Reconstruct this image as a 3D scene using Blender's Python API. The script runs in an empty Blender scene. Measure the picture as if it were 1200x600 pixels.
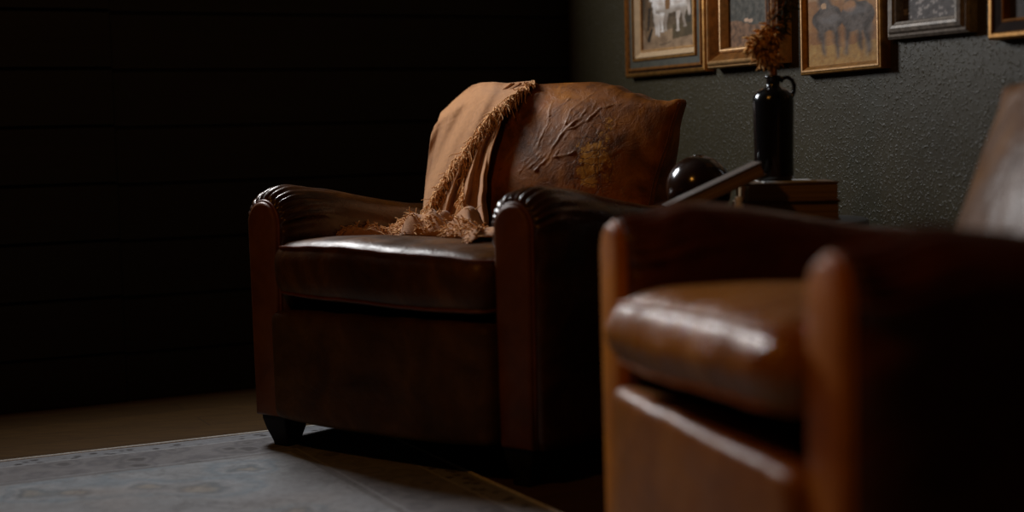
import bpy, bmesh, math, random
from mathutils import Vector, Matrix, noise
random.seed(7)
PI = math.pi
SC = bpy.context.scene
COL = SC.collection
def lerp(a, b, t): return a + (b - a) * t
def clamp(x, a=0., b=1.): return max(a, min(b, x))
def smooth(x, a, b):
    t = clamp((x - a) / (b - a)); return t * t * (3 - 2 * t)
def interp(pts, x):
    if x <= pts[0][0]: return pts[0][1]
    for (x0, y0), (x1, y1) in zip(pts, pts[1:]):
        if x <= x1:
            t = (x - x0) / (x1 - x0); return y0 + (y1 - y0) * t
    return pts[-1][1]
def sinterp(pts, x):
    if x <= pts[0][0]: return pts[0][1]
    for (x0, y0), (x1, y1) in zip(pts, pts[1:]):
        if x <= x1:
            t = (x - x0) / (x1 - x0); t = t * t * (3 - 2 * t); return y0 + (y1 - y0) * t
    return pts[-1][1]

# ------------------------------------------------------------------ materials
class NT:
    def __init__(s, name):
        s.m = bpy.data.materials.new(name); s.m.use_nodes = True
        s.n = s.m.node_tree.nodes; s.l = s.m.node_tree.links
        s.b = s.n['Principled BSDF']
    def new(s, t, **k):
        n = s.n.new(t)
        for a, v in k.items(): setattr(n, a, v)
        return n
    def put(s, sock, v):
        if v is None: return
        if hasattr(v, 'is_output') or isinstance(v, bpy.types.NodeSocket): s.l.new(v, sock)
        else:
            if sock.type == 'RGBA' and len(v) == 3: v = (*v, 1)
            sock.default_value = v
    def coord(s, scale=(1, 1, 1), loc=(0, 0, 0), rot=(0, 0, 0)):
        tc = s.new('ShaderNodeTexCoord'); mp = s.new('ShaderNodeMapping')
        s.l.new(tc.outputs['Object'], mp.inputs[0])
        mp.inputs['Scale'].default_value = scale; mp.inputs['Location'].default_value = loc; mp.inputs['Rotation'].default_value = rot
        return mp.outputs[0]
    def noise(s, v, scale, detail=4, rough=.5, dist=0.):
        n = s.new('ShaderNodeTexNoise'); s.put(n.inputs['Vector'], v)
        n.inputs['Scale'].default_value = scale; n.inputs['Detail'].default_value = detail
        n.inputs['Roughness'].default_value = rough; n.inputs['Distortion'].default_value = dist
        return n.outputs['Fac']
    def noisec(s, v, scale, detail=3):
        n = s.new('ShaderNodeTexNoise'); s.put(n.inputs['Vector'], v)
        n.inputs['Scale'].default_value = scale; n.inputs['Detail'].default_value = detail
        return n.outputs['Color']
    def vor(s, v, scale, feature='F1', rand=1., out='Distance'):
        n = s.new('ShaderNodeTexVoronoi'); n.feature = feature; s.put(n.inputs['Vector'], v)
        n.inputs['Scale'].default_value = scale; n.inputs['Randomness'].default_value = rand
        return n.outputs[out]
    def ramp(s, f, stops, interp='LINEAR'):
        n = s.new('ShaderNodeValToRGB'); s.put(n.inputs[0], f); e = n.color_ramp.elements
        n.color_ramp.interpolation = interp
        while len(e) < len(stops): e.new(.5)
        for i, (p, c) in enumerate(stops):
            e[i].position = p
            if isinstance(c, (int, float)): c = (c, c, c)
            e[i].color = (*c, 1)
        return n.outputs[0]
    def math(s, op, a, b=None, c=None, cl=False):
        n = s.new('ShaderNodeMath', operation=op); n.use_clamp = cl
        s.put(n.inputs[0], a); s.put(n.inputs[1], b)
        if c is not None: s.put(n.inputs[2], c)
        return n.outputs[0]
    def mix(s, f, a, b, mode='MIX'):
        n = s.new('ShaderNodeMix', data_type='RGBA', blend_type=mode)
        s.put(n.inputs[0], f); s.put(n.inputs[6], a); s.put(n.inputs[7], b)
        return n.outputs[2]
    def vadd(s, a, b, sc=1.):
        m = s.new('ShaderNodeVectorMath', operation='SCALE'); s.put(m.inputs[0], b); m.inputs['Scale'].default_value = sc
        n = s.new('ShaderNodeVectorMath', operation='ADD'); s.put(n.inputs[0], a); s.l.new(m.outputs[0], n.inputs[1])
        return n.outputs[0]
    def sep(s, v):
        n = s.new('ShaderNodeSeparateXYZ'); s.put(n.inputs[0], v); return n.outputs
    def bump(s, h, strength=.3, dist=.01, prev=None):
        n = s.new('ShaderNodeBump'); n.inputs['Strength'].default_value = strength; n.inputs['Distance'].default_value = dist
        s.put(n.inputs['Height'], h)
        if prev is not None: s.l.new(prev, n.inputs['Normal'])
        return n.outputs[0]
    def done(s, col=None, rough=None, normal=None, metal=None, spec=None, **k):
        s.put(s.b.inputs['Base Color'], col); s.put(s.b.inputs['Roughness'], rough)
        if normal is not None: s.l.new(normal, s.b.inputs['Normal'])
        if metal is not None: s.b.inputs['Metallic'].default_value = metal
        if spec is not None: s.b.inputs['Specular IOR Level'].default_value = spec
        for a, v in k.items(): s.put(s.b.inputs[a.replace('_', ' ')], v)
        return s.m

def leather(name, dark, mid, lite, r0=.26, r1=.5, wrinkle=.25, stretch=(1, 1, 1), spec=.42, seed=0.):
    t = NT(name); v = t.coord(stretch, (seed, seed * .7, 0))
    c = t.ramp(t.noise(v, 7, 6, .62, .6), [(.3, dark), (.52, mid), (.75, lite)])
    c = t.mix(t.ramp(t.noise(v, 38, 5, .6), [(.45, 0.), (.7, .35)]), c, dark)
    r = t.ramp(t.noise(v, 16, 4, .6), [(.3, r0), (.75, r1)])
    w = t.vadd(v, t.noisec(v, 9), .12)
    n1 = t.bump(t.noise(w, 11, 5, .6, .8), wrinkle, .02)
    n2 = t.bump(t.vor(v, 260), .12, .0015, n1)
    return t.done(c, r, n2, spec=spec, Specular_Tint=(1., .84, .66))

M = {}
M['leather'] = leather('dark_oxblood_leather', (.024, .009, .0015), (.058, .023, .0035), (.10, .042, .007), .45, .65, .2, spec=.13)
M['leather_arm'] = leather('arm_leather', (.016, .005, .001), (.045, .014, .002), (.09, .030, .005), .20, .34, .12, (1.6, .7, 1), spec=.42)
M['leather_panel'] = leather('panel_leather', (.07, .016, .001), (.115, .030, .002), (.16, .045, .003), .38, .6, .10, spec=.3)
M['leather_seat'] = leather('seat_leather', (.024, .008, .001), (.060, .021, .003), (.15, .056, .008), .33, .48, .22, (1, 1, .8), spec=.22)
M['leather_tan'] = leather('tan_worn_leather', (.20, .062, .003), (.36, .125, .006), (.50, .20, .014), .18, .32, .6, (3.4, .7, .7), seed=3., spec=.75)
M['leather_arm_tan'] = leather('red_brown_arm_leather', (.04, .009, .001), (.085, .020, .001), (.14, .038, .003), .26, .42, .35, (1.6, .7, 1), spec=.35, seed=8.)
M['leather_arm_tan2'] = leather('apron_tan_leather', (.16, .048, .002), (.27, .085, .004), (.36, .13, .008), .34, .5, .15, seed=6., spec=.3)
M['leather_back_tan'] = leather('brown_back_leather', (.06, .022, .004), (.13, .05, .009), (.20, .085, .016), .34, .5, .3, (.9, .9, .9), spec=.16, seed=9.)
M['leather_tan_panel'] = leather('tan_panel_leather', (.30, .088, .002), (.44, .138, .003), (.56, .19, .006), .4, .58, .1, seed=2., spec=.2)
M['leather_inner'] = leather('inner_leather', (.02, .005, .001), (.05, .013, .002), (.09, .024, .004), .3, .5, .3, seed=5.)
M['piping'] = leather('piping_leather', (.06, .012, .003), (.11, .022, .005), (.16, .04, .008), .35, .5, .05)

def worn_back():
    t = NT('cracked_back_leather'); v = t.coord(); x, y, z = t.sep(v)[0:3]
    at = t.new('ShaderNodeAttribute', attribute_name='Crease'); cr = t.sep(at.outputs['Color'])
    rm = cr[0]
    c = t.ramp(t.noise(v, 10, 6, .62, .6), [(.3, (.050, .014, .002)), (.52, (.19, .058, .006)), (.75, (.38, .135, .014))])
    c = t.mix(t.ramp(t.noise(v, 8.5, 3), [(.54, 0.), (.68, .6)]), c, (.30, .075, .006))
    c = t.mix(t.ramp(t.noise(v, 42, 5, .7), [(.55, 0.), (.72, .5)]), c, (.035, .014, .006))
    dx2 = t.math('SUBTRACT', x, .575); dz2 = t.math('SUBTRACT', z, .67)
    d2 = t.math('SQRT', t.math('ADD', t.math('MULTIPLY', t.math('MULTIPLY', dx2, dx2), 1.7), t.math('MULTIPLY', t.math('MULTIPLY', dz2, dz2), .40)))
    patch = t.ramp(t.math('ADD', d2, t.math('MULTIPLY', t.noise(v, 21, 7, .75), .26)), [(.165, 1.), (.180, 0.)])
    zone = t.ramp(d2, [(.045, 1.), (.10, 0.)])
    wf = t.vadd(v, t.noisec(v, 22, 4), .05)
    crack = t.ramp(t.vor(wf, 34, 'DISTANCE_TO_EDGE'), [(0., 0.), (.06, 1.)])
    worn = t.ramp(t.noise(v, 34, 5, .65), [(.35, (.24, .095, .009)), (.7, (.62, .29, .035))])
    c = t.mix(t.math('MULTIPLY', patch, .9), c, worn)
    c = t.mix(t.math('MULTIPLY', t.math('MULTIPLY', t.math('SUBTRACT', 1., crack), zone), .8), c, (.03, .01, .004))
    c = t.mix(t.math('MULTIPLY', rm, .3), c, (.30, .17, .09))
    r = t.ramp(t.noise(v, 18, 4, .6), [(.3, .40), (.75, .62)])
    r = t.math('SUBTRACT', r, t.math('MULTIPLY', rm, .12))
    n = t.bump(t.math('MULTIPLY', crack, zone), .22, .002)
    n = t.bump(t.noise(t.vadd(v, t.noisec(v, 12), .1), 26, 6, .65, .8), .28, .010, n)
    n = t.bump(t.vor(v, 260), .15, .0015, n)
    return t.done(c, r, n, spec=.13, Specular_Tint=(1., .78, .55))
M['back'] = worn_back()
def simple(name, col, rough=.5, metal=0., spec=.5, nscale=0, namp=.0, bstr=0., bdist=.002):
    t = NT(name); c = col; nrm = None
    if nscale:
        v = t.coord(); f = t.noise(v, nscale, 5, .6)
        c = t.ramp(f, [(.3, tuple(x * (1 - namp) for x in col)), (.7, tuple(min(1, x * (1 + namp)) for x in col))])
        if bstr: nrm = t.bump(f, bstr, bdist)
    return t.done(c, rough, nrm, metal, spec)
M['foot_wood'] = simple('dark_stained_foot_wood', (.008, .0055, .004), .6, spec=.12, nscale=30, namp=.3)
M['gold'] = simple('aged_gilt', (.36, .17, .04), .38, .7, nscale=45, namp=.35, bstr=.3)
M['gold_pale'] = simple('pale_gilt', (.50, .28, .11), .42, .4, nscale=50, namp=.3, bstr=.3)
M['gold_brown'] = simple('brown_gilt', (.24, .095, .018), .38, .5, nscale=40, namp=.4, bstr=.3)
M['frame_dark'] = simple('dark_frame_stain', (.014, .006, .003), .8, spec=.1, nscale=40, namp=.4)
M['frame_green'] = simple('grey_green_frame_paint', (.050, .046, .028), .5, nscale=60, namp=.35)
M['frame_silver'] = simple('tarnished_silver_frame', (.17, .14, .11), .5, .2, spec=.3, nscale=60, namp=.45, bstr=.5)
M['liner'] = simple('aged_gold_liner', (.52, .36, .20), .5, spec=.3, nscale=60, namp=.15)
M['jug'] = simple('black_glazed_stoneware', (.006, .005, .005), .16)
M['ball'] = None
M['table'] = simple('dark_walnut_top', (.035, .024, .016), .4, nscale=22, namp=.4)
M['cover'] = simple('brown_book_cloth', (.14, .075, .03), .75, nscale=60, namp=.3)
M['cover_grey'] = simple('grey_brown_book_cloth', (.085, .062, .045), .55, nscale=60, namp=.2)
M['paper_white'] = simple('white_paper', (.62, .6, .56), .6)
M['porcelain'] = simple('white_glazed_ceramic', (.75, .72, .68), .25)
def pages():
    t = NT('aged_page_edges'); v = t.coord((1, 1, 260))
    c = t.ramp(t.noise(v, 3, 2), [(.35, (.13, .07, .022)), (.65, (.26, .15, .05))])
    return t.done(c, .8)
M['pages'] = pages()
def ballm():
    t = NT('turned_dark_wood'); v = t.coord((1, 1, 6))
    c = t.ramp(t.noise(v, 8, 4), [(.3, (.010, .004, .002)), (.7, (.026, .010, .004))])
    return t.done(c, .16, None, 0, .6)
M['ball'] = ballm()
def cloth():
    t = NT('tan_woven_wool'); v = t.coord()
    tc = t.new('ShaderNodeTexCoord'); uv = tc.outputs['UV']
    w1 = t.new('ShaderNodeTexWave'); t.put(w1.inputs['Vector'], uv); w1.inputs['Scale'].default_value = 60; w1.bands_direction = 'X'; w1.inputs['Distortion'].default_value = 1.5
    w2 = t.new('ShaderNodeTexWave'); t.put(w2.inputs['Vector'], uv); w2.inputs['Scale'].default_value = 90; w2.bands_direction = 'Y'; w2.inputs['Distortion'].default_value = 1.5
    h = t.math('ADD', w1.outputs['Fac'], w2.outputs['Fac'])
    c = t.ramp(t.noise(v, 90, 5, .7), [(.3, (.36, .155, .052)), (.7, (.51, .235, .082))])
    c = t.mix(t.ramp(h, [(0., .25), (1., 0.)]), c, (.22, .095, .04))
    n = t.bump(h, .35, .0012); n = t.bump(t.noise(v, 45, 5, .7), .3, .004, n)
    return t.done(c, .9, n, 0, .2, Sheen_Weight=.25)
M['cloth'] = cloth()
M['fringe'] = simple('tan_wool_fringe', (.64, .35, .150), .9, spec=.2, nscale=120, namp=.3)
M['flower'] = simple('dried_rust_flower', (.55, .27, .07), .8, spec=.2, nscale=80, namp=.5)
M['stem'] = simple('dried_stem', (.30, .13, .04), .7, spec=.3, nscale=60, namp=.4)
M['leaf'] = simple('dried_dark_leaf', (.05, .045, .025), .7, spec=.3, nscale=60, namp=.4)

def wallgreen():
    t = NT('dark_olive_textured_plaster'); v = t.coord()
    c = t.ramp(t.noise(v, 5, 4), [(.3, (.040, .032, .0150)), (.7, (.050, .040, .019))])
    n = t.bump(t.ramp(t.noise(v, 135, 2, .5, 0.), [(.54, 0.), (.72, 1.)]), .5, .003)
    n = t.bump(t.noise(v, 14, 3), .15, .012, n)
    return t.done(c, .45, n, 0, .25)
M['wall_green'] = wallgreen()
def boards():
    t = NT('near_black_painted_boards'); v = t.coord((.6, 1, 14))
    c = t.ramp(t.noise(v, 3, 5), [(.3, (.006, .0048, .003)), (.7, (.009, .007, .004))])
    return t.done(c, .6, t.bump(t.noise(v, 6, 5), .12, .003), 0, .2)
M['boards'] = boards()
M['wall_dark'] = simple('dark_plain_wall', (.02, .019, .015), .7, nscale=5, namp=.1)
M['ceiling'] = simple('dark_ceiling', (.015, .014, .012), .8, nscale=5, namp=.1)
def floorm():
    t = NT('dark_brown_oak_floor'); v = t.coord((1, 7, 1), rot=(0, 0, -.4552))
    v2 = t.coord((1, 1, 1), rot=(0, 0, -.4552))
    br = t.new('ShaderNodeTexBrick'); t.put(br.inputs['Vector'], v2)
    br.inputs['Scale'].default_value = 1.; br.inputs['Brick Width'].default_value = 1.6; br.inputs['Row Height'].default_value = .13
    br.inputs['Mortar Size'].default_value = .0015; br.offset = .37
    br.inputs['Color1'].default_value = (.062, .032, .010, 1); br.inputs['Color2'].default_value = (.085, .044, .013, 1); br.inputs['Mortar'].default_value = (.03, .016, .008, 1)
    c = t.mix(t.ramp(t.noise(v, 9, 6, .65, .4), [(.35, .7), (.65, 0.)]), br.outputs['Color'], (.045, .024, .009))
    return t.done(c, .6, t.bump(t.noise(v, 14, 5), .15, .002), 0, .08)
M['floor'] = floorm()
def rugm():
    # local x runs along the far edge from the corner, y from the far edge into the room (both positive inward)
    t = NT('faded_oriental_rug'); v = t.coord(); s = t.sep(v); x, y = s[0], s[1]
    wv = t.vadd(v, t.noisec(v, 8), .05)
    e = t.math('MINIMUM', x, y)                       # distance from the two edges
    ew = t.math('ADD', e, t.math('MULTIPLY', t.math('SUBTRACT', t.noise(v, 30, 3), .5), .006))
    field = t.ramp(t.noise(wv, 7, 6, .6), [(.3, (.33, .31, .27)), (.55, (.50, .47, .42)), (.75, (.62, .57, .49))])
    # scrolling motifs in the field
    wv3 = t.vadd(v, t.noisec(v, 9, 4), .14)
    m1 = t.ramp(t.vor(wv3, 5.2, 'SMOOTH_F1'), [(.10, (.60, .5, .36)), (.17, (.25, .27, .25)), (.23, (.60, .57, .50)), (.34, (.40, .44, .42)), (.42, (.58, .55, .48)), (.6, (.52, .48, .42))])
    fc = t.mix(.7, field, m1)
    wv2 = t.vadd(v, t.noisec(v, 14, 4), .16)
    vines = t.ramp(t.vor(wv2, 9, 'DISTANCE_TO_EDGE'), [(.0, .5), (.06, .15), (.14, 0.)])
    vines = t.math('MULTIPLY', vines, t.ramp(t.noise(v, 6, 3), [(.42, 0.), (.6, 1.)]))
    fc = t.mix(vines, fc, (.22, .20, .17))
    fc = t.mix(t.ramp(t.noise(v, 3.1, 2), [(.5, 0.), (.7, .35)]), fc, (.62, .48, .36))
    # border band
    bm = t.ramp(t.vor(t.vadd(v, t.noisec(v, 14, 4), .06), 12, 'F1'), [(.18, (.14, .11, .08)), (.30, (.46, .40, .32)), (.45, (.28, .24, .2)), (.62, (.48, .42, .34))])
    bm = t.mix(.35, bm, field); bm = t.mix(1., bm, (.80, .78, .80), 'MULTIPLY')
    tick = t.ramp(t.vor(t.coord((1, 1, 1)), 36, 'F1'), [(.25, (.12, .10, .085)), (.45, (.42, .39, .35))])
    c = t.mix(t.ramp(ew, [(.265, 0.), (.272, 1.)], 'LINEAR'), bm, fc)
    for a, b_, colr in ((.262, .27, (.34, .30, .25)), (.245, .252, (.5, .46, .40)), (.068, .076, (.58, .53, .46))):
        band = t.math('MULTIPLY', t.math('GREATER_THAN', ew, a), t.math('LESS_THAN', ew, b_)); c = t.mix(band, c, colr)
    band = t.math('MULTIPLY', t.math('GREATER_THAN', ew, .025), t.math('LESS_THAN', ew, .068)); c = t.mix(band, c, tick)
    band = t.math('LESS_THAN', ew, .018); c = t.mix(band, c, (.46, .44, .40))
    c = t.mix(t.ramp(t.noise(v, 55, 4, .7), [(.35, .35), (.65, 0.)]), c, (.22, .19, .16))
    c = t.mix(1., c, (.52, .56, .64), 'MULTIPLY')
    return t.done(c, .95, t.bump(t.noise(v, 220, 3), .5, .003), 0, .1)
M['rug'] = rugm()
def attrm():
    t = NT('oil_paint'); a = t.new('ShaderNodeAttribute', attribute_name='Paint'); v = t.coord()
    c = t.mix(t.ramp(t.noise(v, 70, 4, .7), [(.3, .3), (.7, 0.)]), a.outputs['Color'], (.05, .03, .015))
    return t.done(c, .55, t.bump(t.noise(v, 130, 4), .25, .002), 0, .15)
M['paint'] = attrm()
def glassm():
    t = NT('window_glass'); t.b.inputs['Transmission Weight'].default_value = 1.
    return t.done((1, 1, 1), 0.02, None, 0, .5)
M['glass'] = glassm()
M['trim'] = simple('dark_window_paint', (.03, .026, .02), .5)
M['ground_out'] = simple('grey_gravel', (.25, .24, .22), .9, nscale=20, namp=.3)

# ------------------------------------------------------------------ mesh helpers
def link(name, me, mat, parent=None, smooth_=True, mods=()):
    o = bpy.data.objects.new(name, me); COL.objects.link(o)
    if mat: me.materials.append(mat)
    if parent: o.parent = parent
    if smooth_:
        for p in me.polygons: p.use_smooth = True
    for t, k in mods:
        m = o.modifiers.new(t.lower(), t)
        for a, v in k.items(): setattr(m, a, v)
    return o
def pydata(name, vs, fs, mat, parent=None, smooth_=True, mods=(), uvs=None):
    me = bpy.data.meshes.new(name); me.from_pydata([tuple(v) for v in vs], [], fs); me.update()
    if uvs:
        l = me.uv_layers.new(name='UVMap')
        for lp in me.loops: l.data[lp.index].uv = uvs[lp.vertex_index]
    return link(name, me, mat, parent, smooth_, mods)
SUB = lambda n=1: ('SUBSURF', dict(levels=n, render_levels=n))
def axis_cuts(h, r, n, nr=3):
    a = [-h]
    if r > 0:
        for i in range(1, nr + 1): a.append(-h + r * i / nr)
    lo, hi = -h + r, h - r
    for i in range(1, n): a.append(lerp(lo, hi, i / n))
    if r > 0:
        for i in range(0, nr): a.append(h - r + r * i / nr)
    a.append(h)
    out = []
    for x in a:
        if not out or abs(x - out[-1]) > 1e-6: out.append(x)
    return out
def rbox(hx, hy, hz, r, nx=6, ny=4, nz=4, nr=3, fn=None):
    """surface of a rounded box as verts, faces; fn deforms each point"""
    r = min(r, hx, hy, hz) * .999
    A = [axis_cuts(hx, r, nx, nr), axis_cuts(hy, r, ny, nr), axis_cuts(hz, r, nz, nr)]
    H = (hx, hy, hz); idx = {}; vs = []; fs = []
    def vert(i, j, k):
        key = (i, j, k)
        if key in idx: return idx[key]
        p = Vector((A[0][i], A[1][j], A[2][k]))
        q = Vector([max(-(H[d] - r), min(H[d] - r, p[d])) for d in range(3)])
        n = p - q
        if n.length > 1e-9: p = q + n.normalized() * r
        if fn: p = Vector(fn(p))
        idx[key] = len(vs); vs.append(p); return idx[key]
    I, J, K = len(A[0]) - 1, len(A[1]) - 1, len(A[2]) - 1
    for i in range(I):
        for j in range(J):
            fs.append((vert(i, j, 0), vert(i, j + 1, 0), vert(i + 1, j + 1, 0), vert(i + 1, j, 0)))
            fs.append((vert(i, j, K), vert(i + 1, j, K), vert(i + 1, j + 1, K), vert(i, j + 1, K)))
    for i in range(I):
        for k in range(K):
            fs.append((vert(i, 0, k), vert(i + 1, 0, k), vert(i + 1, 0, k + 1), vert(i, 0, k + 1)))
            fs.append((vert(i, J, k), vert(i, J, k + 1), vert(i + 1, J, k + 1), vert(i + 1, J, k)))
    for j in range(J):
        for k in range(K):
            fs.append((vert(0, j, k), vert(0, j, k + 1), vert(0, j + 1, k + 1), vert(0, j + 1, k)))
            fs.append((vert(I, j, k), vert(I, j + 1, k), vert(I, j + 1, k + 1), vert(I, j, k + 1)))
    return vs, fs
def box(name, lo, hi, mat, parent=None, r=.004, fn=None, nx=2, ny=2, nz=2, mods=(), flat=False):
    c = [(a + b) / 2 for a, b in zip(lo, hi)]; h = [(b - a) / 2 for a, b in zip(lo, hi)]
    def f(p):
        q = Vector((p[0] + c[0], p[1] + c[1], p[2] + c[2])); return fn(q) if fn else q
    vs, fs = rbox(*h, r, nx, ny, nz, 2, f)
    return pydata(name, vs, fs, mat, parent, not flat, mods)
def tube_geo(pts, r, sides=6, vs=None, fs=None, closed=False, taper=None):
    vs = [] if vs is None else vs; fs = [] if fs is None else fs
    base = len(vs); n = len(pts); pts = [Vector(p) for p in pts]
    up = Vector((0, 0, 1)); prev = None
    for i, p in enumerate(pts):
        a = pts[(i - 1) % n] if (closed or i > 0) else p
        b = pts[(i + 1) % n] if (closed or i < n - 1) else p
        t = (b - a).normalized() if (b - a).length > 1e-9 else Vector((0, 0, 1))
        if prev is None:
            x = t.cross(up)
            if x.length < .05: x = t.cross(Vector((1, 0, 0)))
        else: x = prev - t * prev.dot(t)
        x.normalize(); prev = x; y = t.cross(x)
        rr = r * (taper(i / max(1, n - 1)) if taper else 1)
        for s in range(sides):
            an = 2 * PI * s / sides; vs.append(p + (x * math.cos(an) + y * math.sin(an)) * rr)
    m = n if closed else n - 1
    for i in range(m):
        for s in range(sides):
            a = base + i * sides + s; b = base + i * sides + (s + 1) % sides
            j = (i + 1) % n; c = base + j * sides + (s + 1) % sides; d = base + j * sides + s
            fs.append((a, b, c, d))
    if not closed:
        fs.append(tuple(base + s for s in range(sides))[::-1]); fs.append(tuple(base + (n - 1) * sides + s for s in range(sides)))
    return vs, fs
def tube(name, pts, r, mat, parent=None, sides=8, closed=False, taper=None):
    vs, fs = tube_geo(pts, r, sides, closed=closed, taper=taper); return pydata(name, vs, fs, mat, parent)
def lathe(name, prof, mat, parent=None, n=40, mods=()):
    vs, fs = [], []
    for r, z in prof:
        for i in range(n):
            a = 2 * PI * i / n; vs.append((max(r, 1e-5) * math.cos(a), max(r, 1e-5) * math.sin(a), z))
    for k in range(len(prof) - 1):
        for i in range(n):
            j = (i + 1) % n; fs.append((k * n + i, k * n + j, (k + 1) * n + j, (k + 1) * n + i))
    fs.append(tuple(range(n))[::-1]); fs.append(tuple((len(prof) - 1) * n + i for i in range(n)))
    return pydata(name, vs, fs, mat, parent, True, mods)
def grid(name, nu, nv, fn, mat, parent=None, mods=()):
    vs, fs, uv = [], [], []
    for j in range(nv + 1):
        for i in range(nu + 1):
            u, v = i / nu, j / nv; vs.append(fn(u, v)); uv.append((u, v))
    for j in range(nv):
        for i in range(nu):
            a = j * (nu + 1) + i; fs.append((a, a + 1, a + nu + 2, a + nu + 1))
    return pydata(name, vs, fs, mat, parent, True, mods, uv)
def tag(o, label=None, cat=None, group=None, kind=None):
    if label: o['label'] = label
    if cat: o['category'] = cat
    if group: o['group'] = group
    if kind: o['kind'] = kind
    return o
def empty(name, loc, rz=0., label=None, cat=None, group=None):
    o = bpy.data.objects.new(name, None); COL.objects.link(o); o.location = loc; o.rotation_euler = (0, 0, rz)
    o.empty_display_size = .1
    return tag(o, label, cat, group)

# ------------------------------------------------------------------ room axes
WA = .4552
A = Vector((math.cos(WA), math.sin(WA), 0)); B = Vector((-math.sin(WA), math.cos(WA), 0))
AW, BW, AL, BL, HT = 2.387, 4.404, -2.6, -1.7, 2.6     # wall planes in the (a, b) frame
def ab(a, b, z=0.): return A * a + B * b + Vector((0, 0, z))
def struct(o): o['kind'] = 'structure'; return o
def abbox(name, a0, a1, b0, b1, z0, z1, mat, parent=None, r=.001, **k):
    return box(name, (a0, b0, z0), (a1, b1, z1), mat, parent, r, fn=lambda q: A * q.x + B * q.y + Vector((0, 0, q.z)), flat=True, **k)
struct(abbox('floor', AL - .1, AW + .1, BL - .1, BW + .1, -.08, 0, M['floor']))
struct(abbox('ceiling', AL - .1, AW + .1, BL - .1, BW + .1, HT, HT + .1, M['ceiling']))
struct(abbox('wall_right', AW, AW + .12, BL - .1, BW + .12, -.08, HT, M['wall_green']))
struct(abbox('wall_left', AL - .12, AL, BL - .1, BW + .12, -.08, HT, M['wall_dark']))
struct(abbox('wall_front', AL, AW, BL - .12, BL, -.08, HT, M['wall_dark']))
# window in the boarded wall, above the picture's upper edge
WIN = (.74, 1.32, 1.38, 2.05)   # a0, a1, z0, z1 of the opening
# boarded wall: horizontal boards with grooves, one butt seam
SEAM = A.dot(Vector((-1.131, 4.349, 0)))
def board_wall():
    vs, fs = [], []
    def slab(a0, a1, z0, z1, proud):
        b0 = BW - proud; c = .0035
        if a1 - a0 < .002 or z1 - z0 < .002: return
        base = len(vs)
        P = [(a0, z0), (a1, z0), (a1, z1), (a0, z1)]
        Q = [(a0, z0 + c), (a1, z0 + c), (a1, z1 - c), (a0, z1 - c)]
        for (a, z) in P: vs.append(ab(a, BW + .10, z))
        for (a, z) in P: vs.append(ab(a, b0 + .008, z))
        for (a, z) in Q: vs.append(ab(a, b0, z))
        for k in range(4):
            j = (k + 1) % 4
            fs.append((base + k, base + j, base + 4 + j, base + 4 + k)); fs.append((base + 4 + k, base + 4 + j, base + 8 + j, base + 8 + k))
        fs.append((base + 8, base + 9, base + 10, base + 11)); fs.append((base + 3, base + 2, base + 1, base))
    pitch = .1635; z0 = .792 - pitch * 5
    for (a0, a1, dz, proud) in ((AL, SEAM, .004, .012), (SEAM, AW, -.002, .0)):
        k = 0; z = z0 + dz
        while z < HT:
            lo, hi = max(0, z + .004), min(HT, z + pitch)
            w0, w1, y0, y1 = WIN
            if hi > y0 and lo < y1:
                if a0 < w0: slab(a0, min(a1, w0), lo, hi, proud)
                if a1 > w1: slab(max(a0, w1), a1, lo, hi, proud)
                c0, c1 = max(a0, w0), min(a1, w1)
                if c1 > c0:
                    if lo < y0: slab(c0, c1, lo, y0, proud)
                    if hi > y1: slab(c0, c1, y1, hi, proud)
            else: slab(a0, a1, lo, hi, proud)
            z += pitch
    # backing seen in the grooves
    w0, w1, y0, y1 = WIN
    for (a0, a1, z_0, z_1) in ((AL, w0, 0, HT), (w1, AW, 0, HT), (w0, w1, 0, y0), (w0, w1, y1, HT)):
        base = len(vs)
        for (a, z) in ((a0, z_0), (a1, z_0), (a1, z_1), (a0, z_1)): vs.append(ab(a, BW + .012, z))
        for (a, z) in ((a0, z_0), (a1, z_0), (a1, z_1), (a0, z_1)): vs.append(ab(a, BW + .12, z))
        fs.extend([(base, base + 1, base + 2, base + 3), (base + 7, base + 6, base + 5, base + 4)])
        for k in range(4):
            j = (k + 1) % 4; fs.append((base + k, base + 4 + k, base + 4 + j, base + j))
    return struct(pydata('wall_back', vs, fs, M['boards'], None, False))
board_wall()
def window():
    w0, w1, y0, y1 = WIN; f = .05
    vs, fs = [], []
    def add(a0, a1, z0, z1, b0, b1):
        v, g = rbox((a1 - a0) / 2, (b1 - b0) / 2, (z1 - z0) / 2, .002, 1, 1, 1, 1, lambda p: ab(p[0] + (a0 + a1) / 2, p[1] + (b0 + b1) / 2, p[2] + (z0 + z1) / 2))
        n = len(vs); vs.extend(v); fs.extend([tuple(i + n for i in q) for q in g])
    add(w0, w0 + f, y0, y1, BW, BW + .09); add(w1 - f, w1, y0, y1, BW, BW + .09)
    add(w0 + f, w1 - f, y0, y0 + f, BW, BW + .09); add(w0 + f, w1 - f, y1 - f, y1, BW, BW + .09)
    m = (w0 + w1) / 2; add(m - .015, m + .015, y0 + f, y1 - f, BW + .03, BW + .07)
    o = struct(pydata('window_1', vs, fs, M['trim'], None, False))
    g = abbox('window_2', w0 + f, w1 - f, BW + .048, BW + .052, y0 + f, y1 - f, M['glass']); struct(g)
window()

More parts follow.
